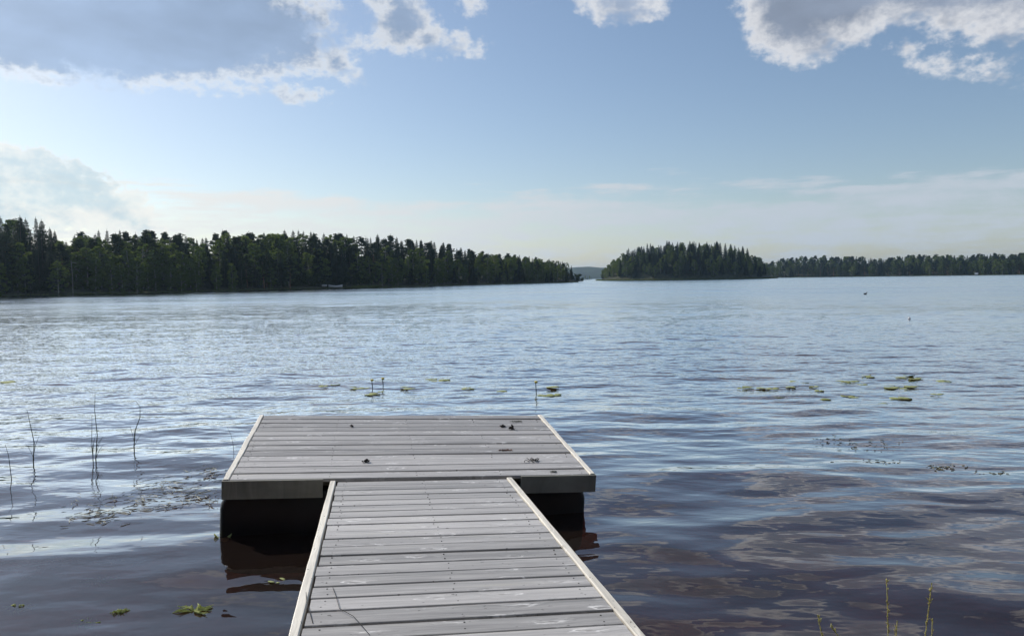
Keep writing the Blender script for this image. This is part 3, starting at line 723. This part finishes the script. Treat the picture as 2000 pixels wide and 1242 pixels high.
# ------------------------------------------------------------------ gangway
GM = pose((-1.4565, 5.7799, 0.4223), 0.1834, -0.0475, 0.0442)
GW, GL = 1.464, 5.5
gang = tag(empty('gangway', mat=GM), 'plank gangway with sunlit edge boards leading from the shore to the platform', 'gangway')
y = -0.008; sp_ = []; k = 0
while y > -GL:
    w = PITCH_B - 0.014 + random.uniform(-0.003, 0.002); gap = random.uniform(0.011, 0.020)
    laid_plank(gang, TRIM + 0.005 + random.uniform(0, 0.010), GW - TRIM - 0.004 - random.uniform(0, 0.006), y - w, w, random.uniform(-0.002, 0.002))
    for xj in (0.12, GW / 2, GW - 0.12):
        for q in (0.035, 0.11): sp_.append((xj + random.gauss(0, 0.006), y - w + q + random.gauss(0, 0.003)))
    y -= w + gap
GL = -y + 0.01
screws(gang, sp_)
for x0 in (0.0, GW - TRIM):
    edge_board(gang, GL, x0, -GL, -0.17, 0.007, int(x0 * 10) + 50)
for xj in (0.25, GW / 2, GW - 0.25):
    MB().box((0, -0.045, -0.16), (GL - 0.1, 0.0, -0.029)).build('joist', M_FRAME, gang).matrix_basis = Matrix.Translation((xj, -GL + 0.03, 0)) @ Matrix.Rotation(math.pi / 2, 4, 'Z')

# ------------------------------------------------------------------ litter and thin dark lines on the boards
def on_plane(mat, px, py, h=0.0):
    """point where the sight line meets the deck plane, in world space"""
    d = Vector(ray(px, py)); n = (mat.to_3x3() @ Vector((0, 0, 1))); p0 = mat.translation; o = Vector((0, 0, CAM_Z))
    return o + d * ((p0 - o).dot(n) / d.dot(n)) + n * h
def clump(name, px, py, sx, sy, sz, mat, label, cat, mat_plane=PM, bits=40, seed=0, flat=False, size=0.012):
    rs = np.random.default_rng(seed); mb = MB()
    c = rs.normal(0, 0.33, (bits, 3)) * [sx, sy, 0]; c[:, 2] = np.abs(rs.normal(0, 0.5, bits)) * sz * np.exp(-((c[:, 0] / sx) ** 2 + (c[:, 1] / sy) ** 2))
    for q in c:
        r = 0.72 * size * rs.uniform(0.5, 1.3); d = unit(rs.normal(size=3)) * r * 1.6; d[2] *= 0.4
        mb.tube([q - d + [0, 0, r * .6], q + [0, 0, r * .8], q + d + [0, 0, r * .6]], [r * .35, r * .7, r * .3], 5)
    o = mb.build(name, mat); R = mat_plane.to_3x3().to_4x4(); o.matrix_basis = Matrix.Translation(on_plane(mat_plane, px, py, 0.002)) @ R
    return tag(o, label, cat)
clump('debris_clump', 715, 903, 0.032, 0.018, 0.02, M_DARKBIT, 'small dark clump alone on the left part of the platform planks', 'debris', seed=1, bits=30)
clump('debris_clump', 983, 834, 0.032, 0.03, 0.012, M_DARKBIT, 'flat dark clump near the far edge of the platform, upper of two', 'debris', seed=2, bits=36)
clump('debris_clump', 1000, 839, 0.03, 0.018, 0.035, M_DARKBIT, 'upright dark clump near the far edge of the platform, lower of two', 'debris', seed=3, bits=36)
clump('debris_clump', 687, 834, 0.018, 0.012, 0.02, M_DARKBIT, 'tiny dark clump near the far left corner of the platform', 'debris', seed=4, bits=14)
clump('leaf_litter', 988, 880, 0.085, 0.028, 0.004, M_BROWN, 'reddish brown smear of crushed leaf litter on the platform', 'leaf litter', seed=5, bits=70, size=0.008)
clump('moss_patch', 1010, 824, 0.09, 0.02, 0.003, simple('moss', (0.06, 0.065, 0.035), 0.9), 'long dark mossy patch on the farthest platform planks', 'moss', seed=6, bits=70, size=0.008)
clump('moss_patch', 1083, 922, 0.05, 0.014, 0.003, bpy.data.materials['moss'], 'dark mossy patch at the near right corner of the platform', 'moss', seed=7, bits=40, size=0.007)
def strands(name, px, py, span, n, mat, label, cat, plane, seed, r=0.0022, lift=0.02):
    rs = np.random.default_rng(seed); mb = MB()
    for i in range(n):
        p = rs.normal(0, 0.3, 3) * [span, span * .6, 0]; a = rs.uniform(0, 6.28); pts = []
        for t in range(7):
            pts.append(p + [0, 0, 0.003 + lift * abs(math.sin(t * 0.5 + i))]); a += rs.normal(0, 0.6); p = p + np.array([math.cos(a), math.sin(a), 0]) * span * 0.14
        mb.tube(pts, [r] * 7, 4)
    o = mb.build(name, mat); o.matrix_basis = Matrix.Translation(on_plane(plane, px, py, 0.001)) @ plane.to_3x3().to_4x4()
    return tag(o, label, cat)
strands('twig_tangle', 1040, 901, 0.07, 12, M_DARKBIT, 'dark tangle of thin dry twigs on the right part of the platform', 'twigs', PM, 8, 0.0028, 0.018)
def streak(pts_px, r, label):  # thin dark tube following a line over the gangway boards
    pts = [on_plane(GM, x, y, 0.004 + (0.006 if 0 < i < len(pts_px) - 1 else 0)) for i, (x, y) in enumerate(pts_px)]
    o0 = pts[0]; mb = MB(); mb.tube([tuple(p - o0) for p in pts], [r] * len(pts), 5)
    o = mb.build('dark_streak', M_DARKBIT); o.location = o0; return tag(o, label, 'streak')
streak([(597, 1150), (599, 1178), (605, 1200), (611, 1218)], 0.0016, 'thin dark straw lying beside the left edge board of the gangway')
streak([(650, 1148), (657, 1170), (663, 1192), (690, 1207), (706, 1225), (722, 1241)], 0.0014, 'long thin bent dark straw across the nearest gangway planks')

# ------------------------------------------------------------------ water plants
def lily_pad(px, py, R, tilt, label, group, curl=0.02):
    p = ground(px, py); rs = np.random.default_rng(int(px * 7 + py)); mb = MB(); K = 22; v = [(0, 0, 0.0)]; a0 = rs.uniform(0, 6.28)
    for ring in (0.55, 1.0):
        for j in range(K + 1):
            t = 0.22 + (6.2832 - 0.44) * j / K; w = a0 + t; rr = R * ring * (1 + 0.04 * math.sin(3 * w + px)) * (1.0 if 0 < j < K else 0.92)
            v.append((rr * math.cos(w) * 1.12, rr * math.sin(w) * 0.92, curl * ring ** 2 * (0.5 + 0.9 * math.sin(2 * w + px)) + 0.004))
    n = K + 1; f = [(0, 1 + j, 2 + j) for j in range(K)] + [(1 + j, 1 + n + j, 2 + n + j, 2 + j) for j in range(K)]
    o = mb.add(v, f).build('lily_pad', M_PAD, smooth=True); o.location = (p[0], p[1], 0.007); o.rotation_euler = (rs.normal(0, tilt), rs.normal(0, tilt), 0)
    sm = o.modifiers.new('thickness', 'SOLIDIFY'); sm.thickness = 0.004
    return tag(o, label, 'lily pad', group)
PADS_R = [(1449, 759), (1461, 757), (1487, 759), (1508, 760), (1520, 776), (1533, 774), (1550, 746), (1560, 774), (1568, 748), (1572, 772), (1545, 757), (1600, 764),
          (1613, 781), (1640, 745), (1652, 748), (1666, 746), (1655, 774), (1668, 777), (1692, 735), (1700, 737), (1685, 752), (1722, 790), (1735, 755), (1742, 758),
          (1750, 779), (1764, 779), (1760, 738), (1775, 735), (1786, 741), (1795, 740), (1780, 756), (1765, 760), (1840, 745), (1846, 746), (1830, 771), (1590, 756)]
for i, (x, y) in enumerate(PADS_R):
    up_ = (x, y) in ((1775, 735), (1692, 735), (1652, 748))
    lily_pad(x, y, rng.uniform(0.065, 0.125), 0.08 if up_ else 0.02, ('raised curled lily pad right of the platform, ' if up_ else 'flat yellow-green lily pad right of the platform, ') + ('far' if y < 750 else 'near') + (' left part' if x < 1580 else ' middle part' if x < 1700 else ' right part') + ' of the patch', 'lily pads right of the platform', 0.014 if up_ else 0.004)
PADS_M = [(632, 755), (655, 752), (690, 757), (700, 760), (712, 759), (722, 772), (732, 770), (745, 766), (790, 757), (800, 760), (842, 742), (855, 745), (868, 743), (915, 760), (930, 759), (980, 765), (1058, 773), (1072, 774), (1082, 772), (1080, 757)]
for (x, y) in PADS_M:
    lily_pad(x, y, rng.uniform(0.06, 0.12), 0.02, 'pale lily pad beyond the far edge of the platform, ' + ('left of the lily buds' if x < 720 else 'by the two left lily buds' if x < 780 else 'right of the left lily buds' if x < 1000 else 'by the tall right lily bud'), 'lily pads beyond the platform', 0.004)
lily_pad(434, 1053, 0.06, 0.25, 'single pale leaf floating against the left pontoon of the platform', None, 0.03)
lily_pad(540, 1137, 0.05, 0.03, 'single leaf floating in the dark reflection left of the gangway', None, 0.005)
lily_pad(12, 748, 0.15, 0.05, 'lily pad alone at the left edge of the photo', None, 0.02)
def lily_flower(px, py, top, label):
    p = ground(px, py); h = (py - top) / F_PX * p[1]; o = empty('lily_flower', (p[0], p[1], 0.0))
    MB().tube([(0, 0, -0.3), (0.004, 0, 0), (0.0, 0.004, h * 0.5), (-0.004, 0, h)], [0.008, 0.008, 0.008, 0.007], 6).build('stem', M_STALK, o)
    mb = MB(); K = 10; v = [(0, 0, h - 0.004)]
    for (r, z) in ((0.02, h + 0.0), (0.03, h + 0.018), (0.026, h + 0.036)):
        for j in range(K): w = 6.2832 * j / K; q = r * (1 + 0.1 * math.cos(5 * w)); v.append((q * math.cos(w), q * math.sin(w), z))
    v.append((0, 0, h + 0.03))
    f = [(0, 1 + (j + 1) % K, 1 + j) for j in range(K)] + [(1 + i * K + j, 1 + i * K + (j + 1) % K, 1 + (i + 1) * K + (j + 1) % K, 1 + (i + 1) * K + j) for i in range(2) for j in range(K)] + [(1 + 2 * K + j, 1 + 2 * K + (j + 1) % K, 1 + 3 * K) for j in range(K)]
    mb.add(v, f).build('flower_head', M_YELLOW, o, smooth=True)
    return tag(o, label, 'water lily')
lily_flower(727, 757, 744, 'pale yellow water lily bud on a stem, leftmost of the three beyond the platform')
lily_flower(748, 753, 741, 'dark water lily bud on a stem, middle one of the three beyond the platform')
lily_flower(1047, 768, 748, 'tall water lily bud on a stem behind the far right corner of the platform')
def reed(pts_px, base, label, r=0.007):
    p0 = ground(*base); pts = [(0, 0, -0.25)]
    for (x, y) in pts_px:
        d = ray(x, y); t = p0[1] / d[1]; pts.append((d[0] * t - p0[0], 0.02 * math.sin(x), CAM_Z + d[2] * t))
    pts[0] = (pts[1][0] * 0.5, 0, -0.25)
    o = empty('reed', (p0[0], p0[1], 0)); n = len(pts)
    MB().tube(pts, [r * (1 - 0.75 * i / (n - 1)) for i in range(n)], 6).build('stem', M_STALK, o)
    if r >= 0.006:
        rs = np.random.default_rng(int(base[0]))
        for i in range(3):            # thin side leaves close to the water
            z = rs.uniform(0.02, 0.18); a = rs.uniform(0, 6.28); L = rs.uniform(0.12, 0.24); q = np.array([pts[1][0], 0.0, z])
            MB().tube([q, q + [0.03 * math.cos(a), 0.03 * math.sin(a), L * 0.5], q + [0.08 * math.cos(a), 0.08 * math.sin(a), L]], [0.003, 0.0025, 0.0008], 4).build('leaf', M_STALK, o)
    return tag(o, label, 'reed')
reed([(20, 935), (15, 890), (9, 868)], (20, 940), 'short thin reed at the very left edge of the photo', 0.005)
reed([(67, 900), (65, 865), (60, 830), (54, 800)], (68, 905), 'straight dark reed, second from the left edge')
reed([(182, 895), (181, 860), (178, 812)], (182, 900), 'shorter of the two reeds standing close together in the left water', 0.006)
reed([(188, 895), (189, 850), (186, 800), (184, 768)], (189, 902), 'taller of the two reeds standing close together in the left water')
reed([(263, 870), (264, 840), (273, 815), (272, 795), (264, 782)], (263, 882), 'curved dark reed, bent at the middle, nearest the platform')
reed([(457, 870), (452, 850), (442, 832)], (459, 885), 'very thin pale reed beside the left edge of the platform', 0.003)
def grass_stem(px_top, py_top, px_b, py_b, dist, label, bend=0.0):
    top = np.array(ray(px_top, py_top)); top = top * dist / top[1] + [0, 0, CAM_Z]; b = np.array(ray(px_b, py_b)); b = b * dist / b[1] + [0, 0, CAM_Z]
    d = top - b; full = (top[2] - 0.05) / max(d[2], 0.05); root = top - d * full
    root[2] = float(bed_z(np.array(root[0]), np.array(root[1]))) - 0.02
    o = empty('grass_stem', tuple(root)); t = np.linspace(0, 1, 9)[:, None]; pts = (top - root) * t + np.array([bend, 0, 0]) * np.sin(t * math.pi)
    MB().tube(pts, np.linspace(0.0032, 0.0017, 9), 5).build('stem', M_GRASS, o)
    mb = MB(); L = np.linalg.norm(top - root); rs = np.random.default_rng(int(px_top))
    for i in range(34):
        u = 1 - 0.22 / L * rs.uniform(0, 1); q = (top - root) * u; e = q + np.array([rs.normal(0, .004), rs.normal(0, .004), 0.012]); mb.tube([q, (q + e) / 2 + rs.normal(0, .001, 3), e], [0.0008, 0.0022, 0.0006], 4)
    mb.build('seed_head', M_GRASS, o)
    return tag(o, label, 'grass')
grass_stem(1732, 1131, 1736, 1240, 2.9, 'tallest pale grass stem in the right foreground, upright')
grass_stem(1820, 1140, 1803, 1240, 2.9, 'pale grass stem leaning right in the right foreground')
grass_stem(1821, 1207, 1820, 1240, 2.9, 'short pale grass stem right of the leaning one')
grass_stem(1752, 1215, 1748, 1240, 2.9, 'short thick pale grass tip between the two tall stems', 0.01)
grass_stem(1597, 1200, 1609, 1240, 2.9, 'faint thin grass stem, leftmost in the right foreground')
grass_stem(1622, 1222, 1650, 1240, 2.9, 'thin grass stem leaning left near the bottom of the photo')
def weed_tuft(px, py, R, label, z=0.0, n=26):
    p = ground(px, py); rs = np.random.default_rng(int(px + py)); mb = MB()
    for i in range(n):
        a = rs.uniform(0, 6.28); L = R * rs.uniform(0.4, 1.1); q = [(0, 0, -0.02)]
        for t in (0.3, 0.65, 1.0): q.append((L * t * math.cos(a + 0.5 * t), L * t * math.sin(a + .5 * t) * 0.7, z + rs.normal(0, 0.008)))
        mb.tube(q, [0.004, 0.005, 0.0045, 0.002], 4)
    o = mb.build('water_weed', M_WEED); o.location = (p[0], p[1], 0.012); return tag(o, label, 'water weed')
weed_tuft(378, 1194, 0.13, 'bright yellow-green water weed tuft nearest the gangway, bottom left')
weed_tuft(195, 1133, 0.13, 'spreading green water weed tuft left of the pontoon', -0.012)
weed_tuft(235, 1198, 0.06, 'small compact green-brown weed tuft at the bottom left')
weed_tuft(165, 1216, 0.10, 'dim green weed tuft nearest the bottom edge at the left', -0.015)
weed_tuft(35, 1188, 0.10, 'dim green weed tuft at the lower left edge', -0.012)
def bits(name, label, patches, mat, lmin, lmax, rad=0.0022):
    mb = MB(); rs = np.random.default_rng(len(patches) * 31)
    for (x, y, sx, sy, n) in patches:
        for i in range(n):
            p = ground(x + rs.normal(0, sx * 0.5), y + rs.normal(0, sy * 0.5)); L = rs.uniform(lmin, lmax); a = rs.normal(0.15, 0.7); p[2] = 0.008; pts = []
            for t in range(4): pts.append(p.copy()); a += rs.normal(0, 0.5); p = p + np.array([math.cos(a), math.sin(a), 0]) * L / 3
            mb.tube(pts, [rad, rad * 1.5, rad * 1.3, rad * .6], 4)
    return tag(mb.build(name, mat), label, kind='stuff')
bits('floating_plant_bits', 'pale broken stalks and plant bits floating left of the platform', [(250, 985, 90, 22, 55), (350, 965, 100, 24, 80), (400, 925, 60, 14, 30), (180, 1010, 60, 20, 36), (30, 1105, 70, 22, 45), (160, 1100, 110, 8, 26), (330, 945, 80, 10, 26)], M_SCUM, 0.03, 0.16)
bits('floating_plant_bits', 'small dark plant bits floating on the water right of the platform', [(1640, 915, 55, 8, 60), (1700, 868, 60, 8, 30), (1840, 914, 45, 5, 36), (1620, 858, 30, 6, 14), (1940, 925, 50, 6, 26), (1710, 905, 60, 10, 20)], simple('olive_plant_bits', (0.12, 0.12, 0.08), 0.7, 0.6, 9.0), 0.015, 0.06, 0.003)

# ------------------------------------------------------------------ bird, float, boats, pole
def loft(mb, secs, K=12, mi=0):
    v = []
    for (x, z, ry, rz) in secs:
        for j in range(K): w = 6.2832 * j / K; v.append((x, ry * math.cos(w), z + rz * math.sin(w)))
    f = [(i * K + j, i * K + (j + 1) % K, (i + 1) * K + (j + 1) % K, (i + 1) * K + j) for i in range(len(secs) - 1) for j in range(K)]
    f += [tuple(range(K))[::-1], tuple(range((len(secs) - 1) * K, len(secs) * K))]
    return mb.add(v, f, mi)
p = ground(1690, 575)
duck = loft(MB(), [(-0.24, 0.10, 0.01, 0.008), (-0.18, 0.07, 0.05, 0.03), (-0.08, 0.05, 0.095, 0.07), (0.04, 0.045, 0.10, 0.075), (0.13, 0.06, 0.075, 0.065), (0.175, 0.11, 0.04, 0.05), (0.185, 0.16, 0.034, 0.04), (0.205, 0.19, 0.034, 0.034), (0.245, 0.185, 0.022, 0.022), (0.29, 0.175, 0.012, 0.007)]).build('duck', M_DARKBIT, smooth=True)
duck.location = (p[0], p[1], 0.02); duck.rotation_euler = (0, 0, 0.3); tag(duck, 'small dark duck swimming on the open water at the right', 'duck')
p = ground(1776, 623); fo = empty('fishing_float', (p[0], p[1], 0))
M_WHITE = simple('white_paint', (0.8, 0.8, 0.78), 0.5, 0.1)
mb = MB(); loft(mb, [(-0.06, 0.03, 0.012, 0.012), (-0.04, 0.03, 0.04, 0.04), (0.0, 0.03, 0.052, 0.052), (0.04, 0.03, 0.04, 0.04), (0.06, 0.03, 0.012, 0.012)]); mb.build('float_body', M_WHITE, fo, smooth=True)
MB().tube([(0, 0, 0.05), (0, 0, 0.13)], [0.008, 0.006], 6).build('stick', M_DARKBIT, fo); tag(fo, 'tiny white float on the water above the right lily pads', 'float')
def rowboat(px, py, L, rz, tilt, mat, label, extra=0.0):
    a_ = az_of(px); r_ = float(np.interp(a_, shore_az[:nfront], shore_r[:nfront])) - 0.4; p = (r_ * math.sin(a_), r_ * math.cos(a_)); o = empty('rowing_boat', (p[0], p[1], 0.12 + extra)); o.rotation_euler = (tilt, 0, rz)
    mb = MB(); K = 9; v = []; X = np.linspace(-0.5, 0.5, 12)
    for x in X:
        b = 0.17 * (1 - (2 * abs(x)) ** 2.6) * (1 if x > 0 else 0.95) + 0.006; sheer = 0.11 + 0.10 * (2 * x) ** 2
        for j in range(K):
            w = math.pi * j / (K - 1); v.append((x * L, b * L * -math.cos(w), (sheer - (sheer) * math.sin(w) ** 0.7) * L))
    f = [(i * K + j, (i + 1) * K + j, (i + 1) * K + j + 1, i * K + j + 1) for i in range(11) for j in range(K - 1)]
    h = mb.add(v, f).build('hull', mat, o, smooth=True); sm = h.modifiers.new('thickness', 'SOLIDIFY'); sm.thickness = 0.03
    for x in (-0.2, 0.12):
        s_ = MB().box((-0.1, -0.15 * L, 0.06 * L), (0.1, 0.15 * L, 0.07 * L)).build('seat', M_FRAME, o); s_.location = (x * L, 0, 0)
    return tag(o, label, 'boat')
M_BOAT = simple('pale_boat_paint', (0.42, 0.42, 0.42), 0.5, 0.2)
rowboat(655, 563.0, 4.2, 0.25, 0.15, M_BOAT, 'pale rowing boat drawn up at the left shore, right of two', 0.2)
rowboat(634, 563.4, 3.2, 2.2, -0.3, M_BOAT, 'pale boat lying aslant on the left shore, left of two', 0.5)
def at_shore(px, back): r_ = float(np.interp(az_of(px), shore_az[:nfront], shore_r[:nfront])) - back; return np.array([r_ * math.sin(az_of(px)), r_ * math.cos(az_of(px))])
j0, j1 = at_shore(585, 2.0), at_shore(622, 2.0)
jt = empty('small_jetty', (j0[0], j0[1], 0)); dj = j1 - j0; Lj = float(np.linalg.norm(dj)); jt.rotation_euler = (0, 0, math.atan2(dj[1], dj[0]))
for i in range(12):
    o = MB().box((0, 0, 0.42), (Lj / 12 - 0.03, 1.1, 0.46)).build('plank', M_FRAME, jt); o.location = (i * Lj / 12, 0, 0)
for i in range(4):
    for q in (0.05, 1.05): MB().tube([(i * Lj / 3.02 + 0.05, q, -0.8), (i * Lj / 3.02 + 0.05, q, 0.41)], [0.06, 0.06], 6).build('post', M_FRAME, jt)
tag(jt, 'small low wooden jetty left of the boats on the left shore', 'jetty')
p = ground(1907, 536.4); d_ = p[:2] / np.linalg.norm(p[:2]); pr = d_ * 906.0
o = empty('white_boathouse', (pr[0], pr[1], 0.6)); o.rotation_euler = (0, 0, -az_of(1907))
mb = MB(); mb.box((-1.6, -1.5, 0), (1.6, 1.5, 2.0)); mb.build('wall', M_WHITE, o)
MB().add([(-1.9, -1.8, 1.95), (1.9, -1.8, 1.95), (1.9, 1.8, 1.95), (-1.9, 1.8, 1.95), (-1.9, 0, 3.0), (1.9, 0, 3.0)], [(0, 1, 5, 4), (2, 3, 4, 5), (0, 4, 3), (1, 2, 5), (0, 3, 2, 1)]).build('roof', M_DARKBIT, o)
tag(o, 'tiny white shed at the waterline of the far right shore', 'shed')
a_ = az_of(142); r_ = float(np.interp(a_, shore_az[:nfront], shore_r[:nfront])) + 0.8
up_ = empty('utility_pole', (r_ * math.sin(a_), r_ * math.cos(a_), 2.2)); M_POLE = simple('grey_pole', (0.22, 0.20, 0.17), 0.8)
MB().tube([(0, 0, -2.2), (0.02, 0, 2), (-0.12, 0, 5.3)], [0.075, 0.07, 0.06], 8).build('pole', M_POLE, up_)
MB().box((-0.15, -0.06, 4.72), (1.0, 0.06, 4.84)).build('crossarm', M_POLE, up_)
tag(up_, 'pale thin pole with a short crossarm in front of the left forest', 'pole')

# ------------------------------------------------------------------ air
def haze_box():
    mt = bpy.data.materials.new('haze_air'); mt.use_nodes = True; T = NT(mt.node_tree)
    vol = T.n('ShaderNodeVolumePrincipled', {'Color': c4(0.55, 0.78, 1.0), 'Density': 0.00013, 'Anisotropy': 0.65})
    T.n('ShaderNodeOutputMaterial', {'Volume': vol})
    mb = MB(); a, b = 3900.0, 62.0
    v = [(-a, -a, -4.2), (a, -a, -4.2), (a, a, -4.2), (-a, a, -4.2), (-a, -a, b), (a, -a, b), (a, a, b), (-a, a, b)]
    return tag(mb.add(v, [(0, 3, 2, 1), (4, 5, 6, 7), (0, 1, 5, 4), (1, 2, 6, 5), (2, 3, 7, 6), (3, 0, 4, 7)]).build('haze', mt), 'thin bluish summer haze over the lake', kind='stuff')
haze_box()
